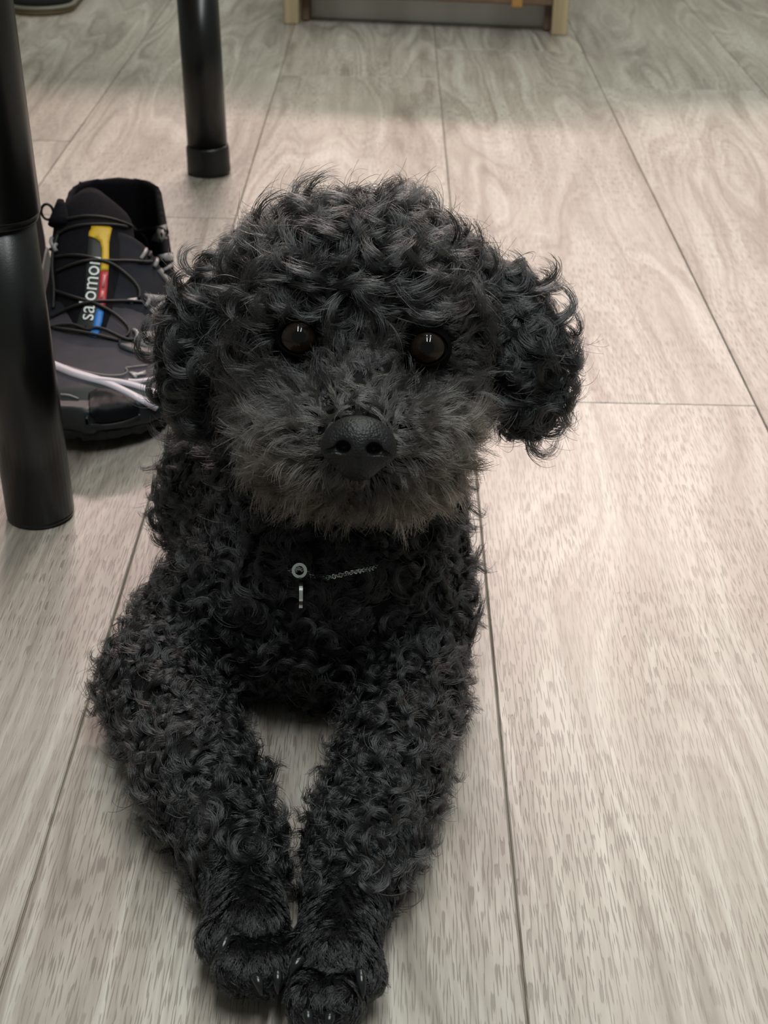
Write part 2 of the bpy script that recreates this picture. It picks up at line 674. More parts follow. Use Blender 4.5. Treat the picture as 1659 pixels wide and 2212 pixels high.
# ------------------------------------------------------------------ trail shoes under the table
fabric = N('black_mesh_fabric')
_co = fabric.n('ShaderNodeTexCoord').outputs['Object']
fabric.l(fabric.ramp(fabric.noise(_co, 900, 2), [(0.3, (0.004, 0.004, 0.006, 1)), (0.7, (0.012, 0.011, 0.015, 1))]), fabric.b.inputs['Base Color'])
fabric.b.inputs['Roughness'].default_value = 0.85
fabric.b.inputs['Specular IOR Level'].default_value = 0.12
fabric.bump(fabric.noise(_co, 1400, 2), 0.4, 0.0006)
fabric = fabric.m
vamp_m = plain('charcoal_plum_textile', srgb(62, 57, 66), 0.8, 0, 0, (1300, 0.4, 0.0005), 0.2)
quarter_m = plain('dark_blue_grey_textile', srgb(38, 39, 46), 0.85, 0, 0, (1300, 0.4, 0.0005), 0.2, 0.15)
rubber = plain('dark_rubber', srgb(38, 45, 50), 0.5, 0, 0, (500, 0.1, 0.0003))
rubber_blk = plain('black_rubber_bumper', srgb(10, 12, 18), 0.6, 0, 0, None, 0.0, 0.2)
sole_m = plain('grey_black_midsole', srgb(38, 42, 46), 0.5)
outsole_m = plain('black_outsole', srgb(14, 14, 14), 0.7)
silver = plain('silver_grey_film', srgb(150, 146, 148), 0.35)
white_m = plain('white_piping', srgb(205, 196, 206), 0.42)
grey_ov = plain('grey_overlay', srgb(112, 110, 108), 0.5)
insole_m = plain('grey_insole', srgb(128, 134, 134), 0.8)
lace_m = plain('black_lace_cord', (0.004, 0.004, 0.004, 1), 0.6)
label_m = plain('dark_grey_label', srgb(44, 47, 46), 0.6)
yellow = plain('yellow_print', srgb(222, 176, 32), 0.45)
red = plain('red_print', srgb(186, 46, 54), 0.45)
pinkish = plain('pale_red_print', srgb(214, 120, 126), 0.45)
blue = plain('blue_print', srgb(44, 122, 206), 0.45)
white_print = plain('white_print', srgb(232, 236, 236), 0.5)

HEEL, TOE = np.array([-0.2250, 1.245, 0.0]), np.array([-0.196, 0.918, 0.0])
SL = float(np.linalg.norm(TOE - HEEL))
SD = (TOE - HEEL) / SL
SE = np.array([-SD[1], SD[0], 0.0])          # to the viewer's right
KS = SL / 0.305


def tab(xs, ys): return lambda s: np.interp(s, np.array(xs) * KS, ys)


Wf = tab([-.02, 0, .004, .012, .03, .08, .13, .18, .23, .26, .280, .292, .300, .305, .33],
         [.0005, .001, .015, .030, .043, .048, .049, .051, .0525, .0505, .044, .034, .022, .002, .0005])
Hf = tab([0, .095, .12, .14, .17, .20, .22, .25, .28, .295, .305], [.24, .20, .103, .089, .073, .059, .052, .044, .037, .030, .018])
RIM = tab([0, .02, .05, .08, .105, .13, .3], [.094, .097, .090, .080, .084, .12, .2])
ZB = tab([0, .18, .25, .305], [.020, .018, .021, .029])
BOT = tab([0, .03, .18, .25, .305], [.004, .002, .002, .004, .013])


def loc(Q):
    d = Q - HEEL
    return d @ SD, d @ SE, Q[..., 2]


def upper_f(Q):
    s, x, z = loc(Q)
    w = Wf(s) * np.clip(1 - 0.13 * np.clip((z - .035) / .07, 0, 1) * np.clip((.14 * KS - s) / .05, 0, 1), .3, 1)
    zb = ZB(s)
    h = np.maximum(Hf(s) - zb, .004)
    q = (np.abs(x) / w) ** 2.4 + (np.abs(z - zb) / h) ** 2.2
    out = (q ** (1 / 2.3) - 1) * np.minimum(w, h) * 0.8
    out = np.maximum(out, z - RIM(s))
    inner = np.maximum(np.abs(x) - (w - .0075), np.maximum(0.011 - s, s - .128 * KS))
    inner = np.maximum(inner, .024 - z)
    k = .006
    b = -inner
    hh = np.maximum(k - np.abs(out - b), 0) / k
    out = np.maximum(out, b) + hh * hh * k / 4
    return np.maximum(out, zb - .006 - z)


def sole_f(Q):
    s, x, z = loc(Q)
    zb, b0 = ZB(s) + .006, BOT(s)
    w = Wf(s) + .0035 - 0.10 * np.abs(z - (zb + b0) / 2)
    a = np.abs(x) - w
    e = np.maximum(-0.004 - s, s - SL - 0.004)
    k = np.maximum(np.maximum(a, e), np.maximum(z - zb, b0 + .004 - z))
    return k * .8


def outsole_f(Q):
    s, x, z = loc(Q)
    b0 = BOT(s)
    lug = 0.0025 * (np.sin(s * 520) * np.sin(x * 430 + 1.2) > 0.1)
    w = Wf(s) + .002
    k = np.maximum(np.abs(x) - w, np.maximum(z - b0 - .0055, b0 + lug - .0025 - z))
    return np.maximum(k, np.maximum(-0.003 - s, s - SL - 0.002)) * .8


slo = np.minimum(HEEL, TOE) - np.array([.065, .012, .006]); shi = np.maximum(HEEL, TOE) + np.array([.065, .012, .125])


def solid(fn, res=0.0021, smooth=5):
    fld = Field(slo, shi, res)
    fld.add(fn, (slo, shi), .001)
    V, Fc = fld.surface()
    for _ in range(smooth):
        A = np.zeros_like(V); c = np.zeros(len(V))
        for a in range(4):
            np.add.at(A, Fc[:, a], V[Fc[:, (a + 1) % 4]] + V[Fc[:, (a + 3) % 4]]); np.add.at(c, Fc[:, a], 2)
        V = .5 * V + .5 * A / c[:, None]
    return V, Fc


def submesh(V, Fc, keep):
    f_ = Fc[keep]
    u, inv = np.unique(f_, return_inverse=True)
    return V[u], inv.reshape(f_.shape)


shoe = empty('shoe', tuple((HEEL + TOE) / 2), math.atan2(SD[1], SD[0]))
tag(shoe, 'black trail shoe with yellow, red and blue tongue tag, toe behind table leg', 'shoe', 'pair of trail shoes under the table')
UV_, UF = solid(upper_f)
ctr = UV_[UF].mean(1)
s_, x_, z_ = loc(ctr)
is_toe = (s_ + 0.25 * np.clip(x_, -.03, .1)) > 0.279 * KS - 1.3 * np.clip(.043 - z_, 0, 1)
is_vamp = (~is_toe) & (s_ > 0.125 * KS)
is_heel = ~is_toe & ~is_vamp
is_quarter = is_vamp & (s_ < 0.196 * KS)
is_vamp = is_vamp & ~is_quarter
p4 = submesh(UV_, UF, is_quarter)
p1 = submesh(UV_, UF, is_vamp); p2 = submesh(UV_, UF, is_toe); p3 = submesh(UV_, UF, is_heel)
up = mobj('upper', *p1, vamp_m, shoe)
mobj('quarter', *p4, quarter_m, shoe)
mobj('toe_cap', *p2, rubber, shoe)
mobj('collar', *p3, fabric, shoe)
MV, MF = solid(sole_f); mobj('midsole', MV, MF, sole_m, shoe)
OV, OF = solid(outsole_f, 0.0024, 1); mobj('outsole', OV, OF, outsole_m, shoe)


def shoe_pt(s, x, z): return HEEL + SD * s * KS + SE * x + np.array([0, 0, z])


# insole
V = []; n_ = 16
for i in range(n_):
    s = .014 + (.12 - .014) * i / (n_ - 1)
    for x in (-1, -.5, 0, .5, 1):
        V.append(shoe_pt(s, x * (float(Wf(s * KS)) - .008), .0255 + .004 * abs(x)))
Fc = [(i * 5 + k, i * 5 + k + 1, i * 5 + 6 + k, i * 5 + 5 + k) for i in range(n_ - 1) for k in range(4)]
mobj('insole', V, Fc, insole_m, shoe)
# tongue: a padded plate from behind the lacing up to its free top edge
V, Fc = [], []
NS, NX = 22, 15
for lay in (1, 0):
    for i in range(NS):
        t = i / (NS - 1)
        s = .098 + (.218 - .098) * t
        zc = float(np.interp(t, [0, .1, .2, .35, .5, .75, 1], [.1125, .108, .102, .0925, .083, .0665, .0520]))
        hw = float(np.interp(t, [0, .04, .12, .3, .6, 1], [.016, .024, .029, .031, .029, .023]))
        thick = float(np.interp(t, [0, .05, .2, 1], [.002, .008, .009, .006]))
        for k in range(NX):
            u = k / (NX - 1) * 2 - 1
            drop = .020 * u * u * float(np.interp(t, [0, .2, 1], [.6, .8, .85]))
            V.append(shoe_pt(s, u * hw - .004 - .006 * (1 - t), zc - .003 * u * (1 - t) - drop + .0035 - (0 if lay else thick)))
n0 = NS * NX
for i in range(NS - 1):
    for k in range(NX - 1):
        a = i * NX + k
        Fc.append((a, a + 1, a + NX + 1, a + NX)); Fc.append((n0 + a, n0 + a + NX, n0 + a + NX + 1, n0 + a + 1))
for i in range(NS - 1):
    for k in (0, NX - 1):
        a = i * NX + k; Fc.append((a, a + NX, n0 + a + NX, n0 + a))
for k in range(NX - 1):
    for i in (0, NS - 1):
        a = i * NX + k; Fc.append((a, n0 + a, n0 + a + 1, a + 1))
TV, TF = np.array(V), np.array(Fc)
tongue = mobj('tongue', TV, TF, fabric, shoe)
bm = bmesh.new(); bm.from_mesh(tongue.data); bmesh.ops.recalc_face_normals(bm, faces=bm.faces[:]); bm.to_mesh(tongue.data); bm.free()

skin = Skin([(UV_, UF), (TV, TF), (MV, MF)])
c4 = lambda *q: [(80 + a * .20494, 360 + b * .20494) for a, b in q]
c5 = lambda *q: [(80 + a * .20494, 660 + b * .20494) for a, b in q]
lab = skin.poly('tongue_tag', c4((545, 735), (770, 735), (700, 1500)) [:2] + c5((690, 100), (640, 330), (400, 280), (455, 90)) + c4((500, 1440), (525, 1000)), .0010, label_m, shoe, 3)
skin.poly('yellow_tab', c4((570, 602), (730, 615), (787, 655), (770, 735), (755, 800), (755, 1000), (750, 1103), (665, 1103), (680, 990), (684, 880), (665, 800), (620, 765), (543, 738), (548, 700), (572, 660)), .0016, yellow, lab, 2)
skin.poly('red_block', c4((665, 1106), (751, 1110), (735, 1300), (715, 1510), (632, 1478), (650, 1290)), .0016, red, lab, 2)
skin.poly('blue_block', c5((632, 40), (700, 72), (682, 180), (655, 290), (628, 342), (548, 320), (590, 240), (608, 130)), .0016, blue, lab, 2)
for q in (((690, 1150), (722, 1152), (708, 1285), (676, 1280)), ((672, 1320), (700, 1322), (690, 1400), (662, 1396))):
    skin.poly('small_print', c4(*q), .0021, pinkish, lab, 1)
# the lettering runs up the tag with its baseline along the colour blocks
tv, tf = text_mesh('salomon', 1.0)
w_ = tv[:, 0].max() - tv[:, 0].min()
A0, A1 = np.array([212.0, 697.0 - 4]), np.array([215.5, 561.0])
A0 = np.array([201.0, 696.0]); A1 = np.array([217.0, 560.0])
run = (A1 - A0); rn = np.linalg.norm(run); rdir = run / rn
upd = np.array([rdir[1], -rdir[0]])
xh = 24.0 / 0.52
TVW = []
for q in tv:
    pp = A0 + rdir * (q[0] - tv[:, 0].min()) / w_ * rn + upd * q[1] * xh
    h, nn = skin.hit(*pp)
    TVW.append(h + nn * .0019)
mobj('lettering', TVW, tf, white_print, lab, False)

# white piping over the toe bumper, silver overlays, lace loops
skin.ribbon('white_piping', c5((120, 600), (205, 642), (380, 712), (560, 765), (700, 806), (850, 872), (1000, 945), (1130, 1015), (1250, 1085)), [15, 15, 15, 14, 12, 12, 13, 12], .0014, white_m, shoe, 30)
skin.ribbon('white_piping', c5((600, 778), (760, 795), (900, 815), (1040, 850), (1150, 885), (1260, 925)), [8, 8, 9, 8], .0015, white_m, shoe, 16)
skin.ribbon('white_piping', c5((960, 800), (1060, 805), (1160, 792), (1260, 770)), [5, 6, 5], .0015, white_m, shoe, 12)
skin.ribbon('vamp_seam', c5((300, 640), (500, 700), (700, 738), (850, 742), (930, 725), (950, 690), (935, 665), (1040, 650), (1160, 635)), [2.2, 2.2, 2.2], .0010, grey_ov, shoe, 36)
skin.poly('silver_patch', c5((965, 705), (1005, 705), (1060, 715), (1140, 690), (1150, 730), (1060, 745), (1045, 778)), .0013, silver, shoe, 1)
skin.ribbon('bumper_line', c5((250, 945), (340, 955), (440, 990)), [3, 4, 3], .001, grey_ov, shoe, 10)
skin.poly('bumper_patch', c5((545, 930), (640, 880), (760, 890), (900, 940), (1020, 1000), (1075, 1080), (1060, 1150), (950, 1190), (760, 1225), (620, 1215), (550, 1150)), .0020, rubber_blk, shoe, 6)
skin.ribbon('bumper_rib', c5((570, 1255), (700, 1258), (850, 1240), (980, 1200), (1080, 1150)), [6, 6, 6, 5], .0016, sole_m, shoe, 14)
# right hand overlays
skin.poly('grey_eyelet', c4((1285, 640), (1375, 600), (1472, 655), (1315, 805), (1212, 770)), .0016, grey_ov, shoe, 2)
skin.ribbon('silver_strap', c4((1240, 970), (1380, 950), (1530, 930)), [13, 17, 17], .0014, silver, shoe, 12)
skin.ribbon('silver_strap', c4((1280, 1085), (1350, 1170), (1450, 1275)), [8, 9, 8], .0014, silver, shoe, 12)
skin.ribbon('silver_strap', c4((1335, 1095), (1420, 1030), (1505, 975)), [6, 6, 6], .0014, silver, shoe, 10)
skin.ribbon('silver_strap', c4((1150, 1375), (1260, 1390), (1370, 1385)), [10, 12, 10], .0014, silver, shoe, 10)
skin.ribbon('silver_strap', c4((1200, 1500), (1260, 1560), (1330, 1610)), [8, 9, 8], .0014, silver, shoe, 10)
skin.ribbon('silver_strap', c4((1240, 1520), (1300, 1450), (1370, 1410)), [5, 6, 5], .0014, silver, shoe, 10)
skin.poly('silver_buckle', c5((1085, 285), (1235, 280), (1235, 470), (1180, 455), (1085, 420)), .0016, silver, shoe, 1)
skin.poly('buckle_slot', c5((1125, 345), (1195, 330), (1200, 360), (1130, 378)), .0021, lace_m, shoe, 1)
skin.poly('lace_tip_tab', c4((950, 1400), (1050, 1385), (1060, 1420), (1000, 1445), (955, 1430)), .0014, silver, shoe, 1)
skin.poly('eyestay_piece', c5((850, 400), (900, 375), (1000, 410), (1120, 450), (1240, 470), (1240, 545), (1000, 500), (880, 455)), .0016, rubber, shoe, 1)
for q in (c4((1265, 950), (1235, 1000), (1225, 1065)), c4((1130, 1365), (1165, 1420), (1140, 1485)), c5((1010, 270), (1050, 330), (1035, 405)), c4((170, 760), (180, 830), (215, 900)), c4((215, 830), (210, 900)), c4((1140, 880), (1110, 940), (1085, 985))):
    skin.cord('lace_loop', q, .0015, silver, shoe, 10, .002)
# quick laces
LACES = [c4((1340, 690), (1300, 650), (1170, 640), (1080, 675), (900, 650), (700, 630), (450, 640), (280, 690), (200, 760)),
         c4((200, 960), (350, 945), (520, 965), (640, 1005), (760, 1040), (900, 1130), (1010, 1230), (1070, 1320), (1070, 1400)),
         c4((215, 1110), (380, 1050), (560, 1010), (760, 1015), (960, 1015), (1120, 1020), (1200, 1010)),
         c4((190, 1310), (300, 1350), (450, 1410), (600, 1460)) + c5((720, 60), (820, 120), (920, 210), (970, 280), (950, 330), (900, 350)),
         c5((160, 130), (300, 65), (450, 15)) + c4((620, 1445), (800, 1440), (980, 1435), (1110, 1440)),
         c5((160, 240), (260, 225), (420, 225), (600, 255), (720, 285), (860, 350), (960, 380), (1020, 370)),
         c5((190, 245), (300, 275), (420, 300), (560, 325), (700, 350), (860, 380)),
         c4((1090, 680), (1180, 760), (1200, 860), (1170, 960)),
         c4((240, 690), (190, 900), (185, 1100), (200, 1300), (180, 1500)),
         c4((300, 570), (500, 545), (700, 560), (900, 610), (1050, 660)),
         c4((70, 870), (130, 880), (190, 885))]
for q in LACES:
    skin.cord('lace', q, .00125, lace_m, shoe, 40, .0015)
# left eyestay peak with its loop
tp_ = [skin.hit(*q)[0] for q in c4((235, 620), (230, 560), (225, 500), (228, 430), (235, 390))]
for i, q in enumerate(tp_): q[2] = max(q[2], tp_[0][2] + .0 + (.016) * i / 4); q[:2] = tp_[0][:2] + (np.array([.0, .012]) * i / 4)
V, Fc = tube(tp_, [.0085, .0075, .0058, .0042, .0025], 12)
mobj('eyestay_peak', V, Fc, fabric, shoe)
lp = np.array([tp_[2] + np.array([-.009 + .0045 * math.cos(a), -.002, .001 + .006 * math.sin(a)]) for a in np.linspace(0, 2 * math.pi, 17)[:-1]])
V, Fc = tube(lp, .0011, 6, True)
mobj('pull_loop', V, Fc, lace_m, shoe)


def mirror_copy(src, move, rz, skip=()):
    """the other shoe of the pair: every part mirrored across the shoe's length"""
    c0 = (HEEL + TOE) / 2
    root = empty('shoe', tuple(c0 + np.array(move)), 0)
    Rm = np.array(Matrix.Rotation(rz, 3, 'Z'))

    def one(o, parent):
        if o.name.split('.')[0] in skip: return
        me = o.data.copy()
        a = np.empty(len(me.vertices) * 3); me.vertices.foreach_get('co', a)
        a = a.reshape(-1, 3)
        q = a - c0
        x = q @ SE
        q = q - 2 * x[:, None] * SE
        a = (q @ Rm.T) + c0 + np.array(move)
        me.vertices.foreach_set('co', a.ravel())
        me.flip_normals()
        n = o.copy(); n.data = me
        COL.objects.link(n)
        n.parent = None
        n.matrix_basis = Matrix.Identity(4)
        set_parent(n, parent)
        for ch in o.children: one(ch, n)
    for ch in list(src.children): one(ch, root)
    return root


shoe2 = mirror_copy(shoe, (-0.122, 0.05, 0.0), math.radians(-3), skip=('lettering', 'small_print'))
tag(shoe2, 'black trail shoe mostly hidden behind the near black table leg', 'shoe', 'pair of trail shoes under the table')

# toe of a dark sneaker at the top left corner
sneak_m = plain('dark_sneaker_canvas', srgb(24, 25, 28), 0.8, 0, 0, (900, .3, .0005))
rim_m = plain('grey_rubber_rim', srgb(112, 108, 96), 0.55)
brown_sole = plain('tan_sole_edge', srgb(110, 90, 60), 0.6)
T0 = G(92, 36)
Rs = 0.052
sn = empty('sneaker', tuple(T0 + np.array([-.012, Rs, 0])), 0)
tag(sn, 'dark sneaker with a grey rubber rim, toe showing in the top corner', 'shoe')
c0 = T0 + np.array([-.012, Rs, 0])


def slab(name, prof, mat, stretch=.21, n=40):
    """rounded shoe outline, toe towards the viewer; prof = (inset, z) rings, closed on top"""
    V, Fc = [], []
    for ins, z in prof:
        for k in range(n):
            a = 2 * math.pi * k / n
            rr = Rs - ins
            x, y = rr * math.cos(a), rr * math.sin(a)
            if y > 0: y = y * (1.0) + stretch
            V.append(c0 + np.array([x * (0.86 if y > 0 else 1), y, z]))
    for i in range(len(prof) - 1):
        for k in range(n):
            k2 = (k + 1) % n
            Fc.append((i * n + k, i * n + k2, (i + 1) * n + k2, (i + 1) * n + k))
    Fc.append(tuple(range(n))[::-1]); Fc.append(tuple(range((len(prof) - 1) * n, len(prof) * n)))
    return mobj(name, V, Fc, mat, sn)


slab('outsole', [(.004, .0), (.001, .002), (.001, .007), (.003, .008)], brown_sole)
slab('rubber_rim', [(.003, .007), (-.001, .009), (-.001, .0120), (.002, .0138), (.006, .0138)], rim_m)
slab('upper', [(.0035, .011), (.0020, .024), (.007, .038), (.017, .050), (.030, .058), (.045, .063)], sneak_m)

# ------------------------------------------------------------------ the dog: one continuous body
DLO, DHI, DR = (-0.235, 0.385, -0.006), (0.175, 1.16, 0.29), 0.0025
D = Field(DLO, DHI, DR)
prims = []


def E(tagname, x, y, zc, r, k=.014, axes=CAMAX):
    c = P(x, y, zc)
    fn, bb = ell(c, r, axes)
    D.add(fn, bb, k); prims.append((tagname, fn))


def Cn(tagname, a, b, ra, rb, k=.010):
    fn, bb = cone(a, b, ra, rb)
    D.add(fn, bb, k); prims.append((tagname, fn))


# trunk, rump, haunches (behind the head), tail
TX = -0.030
Cn('back', (TX, .74, .083), (TX - .02, .98, .080), .062, .066, .02)
fn, bb = ell((TX - .025, 1.02, .072), (.072, .075, .066)); D.add(fn, bb, .02); prims.append(('back', fn))
for sx in (-1, 1):
    fn, bb = ell((TX - .012 + sx * .054, .965, .048), (.030, .068, .044)); D.add(fn, bb, .015); prims.append(('back', fn))
    Cn('back', (TX - .012 + sx * .066, .955, .018), (TX - .012 + sx * .068, .855, .014), .016, .013)
Cn('back', (TX - .03, 1.075, .080), (TX - .035, 1.115, .070), .016, .013)
# chest, shoulders, neck
E('chest', 690, 1290, .785, (.060, .050, .055), .02)
E('chest', 700, 1130, .800, (.056, .050, .055), .02)
E('chest', 465, 1080, .845, (.027, .038, .038), .02)
E('chest', 890, 1230, .815, (.026, .050, .035), .02)
E('chest', 475, 1340, .795, (.030, .040, .034), .018)
E('chest', 900, 1370, .790, (.022, .040, .030), .018)
Cn('chest', P(720, 1120, .83), P(770, 760, .80), .052, .045, .02)
# upper arms, elbows, forearms, wrists
LL = [(395, 1335, .797, .021), (338, 1475, .757, .0240), (434, 1690, .690, .0225), (514, 1850, .653, .0185)]
LR = [(890, 1340, .790, .023), (886, 1500, .752, .0225), (840, 1665, .698, .0218), (783, 1825, .655, .0200), (752, 1930, .633, .0165)]
for seq in (LL, LR):
    for a, b in zip(seq[:-1], seq[1:]):
        Cn('leg', P(*a[:3]), P(*b[:3]), a[3], b[3], .008)
# paws: pad body plus four toes each
Cn('paw', P(517, 1890, .648), P(541, 2015, .615), .0155, .0138, .006)
Cn('paw', P(748, 1955, .630), P(722, 2075, .600), .0155, .0142, .006)
TOES = {'L': [((505, 1975, .622), (480, 2030, .612), .0086), ((522, 2030, .612), (518, 2092, .598), .0086),
              ((560, 2040, .611), (563, 2098, .597), .0083), ((590, 2030, .613), (598, 2082, .601), .0066)],
        'R': [((680, 2040, .610), (650, 2075, .603), .0080), ((690, 2090, .601), (676, 2165, .584), .0087),
              ((740, 2095, .600), (728, 2170, .583), .0087), ((770, 2060, .606), (778, 2108, .596), .0082)]}
for k_, seq in TOES.items():
    for a, b, r_ in seq:
        Cn('paw', P(*a), P(*b), r_ * .92, r_, .0026)
# head
E('head', 772, 648, .765, (.060, .045, .055), .02)
E('head', 770, 735, .735, (.056, .040, .036), .018)
E('face', 600, 860, .735, (.020, .022, .023), .016)
E('face', 935, 872, .735, (.020, .022, .023), .016)
E('muzzle', 688, 955, .700, (.0255, .0235, .026), .012)
E('muzzle', 864, 958, .700, (.0255, .0235, .026), .012)
E('muzzle', 778, 1006, .702, (.031, .0145, .022), .012)
Cn('bridge', P(780, 780, .712), P(774, 945, .668), .0150, .0125, .010)
E('brow', 640, 668, .716, (.017, .009, .010), .010)
E('brow', 915, 685, .714, (.017, .009, .010), .010)
# hanging ears
E('ear', 488, 645, .775, (.018, .017, .014), .012)
E('ear', 425, 775, .762, (.018, .036, .012), .010)
E('ear', 1075, 650, .775, (.020, .018, .014), .012)
E('ear', 1135, 795, .765, (.021, .034, .012), .010)
unit_ = lambda a: a / np.linalg.norm(a)
EYES = [P(645, 731, .7085), P(923, 753, .7065)]
for e in EYES:
    fn, bb = ell(e - .001 * unit_(CP - e), (.0110,) * 3)
    D.add(fn, bb, .004, 'cut')
# rest flat on the floor
zz = D.lo[2] + D.res * np.arange(D.n[2])
D.d = np.maximum(D.d, (0.0025 - zz)[None, None, :].astype(np.float32))
BV, BF = D.surface()
skin_m = plain('dark_dog_skin', (0.006, 0.0058, 0.006, 1), 0.8, 0, 0, None, 0.0, 0.1)
dog = mobj('dog', BV, BF, skin_m)
tag(dog, 'black curly coated small dog lying with both front legs stretched out', 'dog')
CT = BV[BF].mean(1)
e1 = BV[BF[:, 2]] - BV[BF[:, 0]]; e2 = BV[BF[:, 3]] - BV[BF[:, 1]]
FNv = np.cross(e1, e2); AR = np.linalg.norm(FNv, axis=1) / 2
# keep the largest island only matters little here; normals come from the field


def proj(Q):
    d = Q - CP
    z = d @ Fv
    return CW / 2 + FPX * (d @ Rv) / z, CH / 2 - FPX * (d @ Uv) / z, z


# ------------------------------------------------------------------ curly coat
rng = np.random.default_rng(7)
NAMES = [p_[0] for p_ in prims]
best = np.full(len(CT), 9.0); kind = np.zeros(len(CT), int)
for i, (nm, fn) in enumerate(prims):
    d_ = fn(CT)
    m_ = d_ < best
    best[m_] = d_[m_]; kind[m_] = i
KT = np.array(NAMES)[kind]
nrm_f = FNv / (np.linalg.norm(FNv, axis=1, keepdims=True) + 1e-12)
if (nrm_f * D.grad(CT)).sum(1).mean() < 0: nrm_f = -nrm_f
fx, fy, fz = proj(CT)
facing = -(nrm_f @ Fv)
hidden = (CT[:, 1] > .86) & (KT == 'back')


def sample_roots(mask, spacing):
    """even spread of roots over the marked faces"""
    idx = np.nonzero(mask)[0]
    if not len(idx): return np.zeros((0, 3)), np.zeros((0, 3))
    w = AR[idx] / AR[idx].sum()
    n = int(AR[idx].sum() / spacing ** 2 * 3.2)
    f_ = rng.choice(idx, n, p=w)
    a, b = rng.random(n), rng.random(n)
    q = BV[BF[f_]]
    pt = (q[:, 0] * (1 - a)[:, None] + q[:, 1] * a[:, None]) * (1 - b)[:, None] + (q[:, 3] * (1 - a)[:, None] + q[:, 2] * a[:, None]) * b[:, None]
    g = {}
    keep = []
    r2 = (spacing * .80) ** 2
    cell = np.floor(pt / spacing).astype(int)
    for i in range(n):
        c = cell[i]; ok = True
        for dx in (-1, 0, 1):
            for dy in (-1, 0, 1):
                for dz in (-1, 0, 1):
                    for j in g.get((c[0] + dx, c[1] + dy, c[2] + dz), ()):
                        d_ = pt[i] - pt[j]
                        if d_ @ d_ < r2: ok = False; break
                    if not ok: break
                if not ok: break
            if not ok: break
        if ok:
            keep.append(i)
            g.setdefault(tuple(c), []).append(i)
    pt = pt[keep]
    return pt, D.grad(pt)


def unit(v): return v / (np.linalg.norm(v, axis=-1, keepdims=True) + 1e-9)


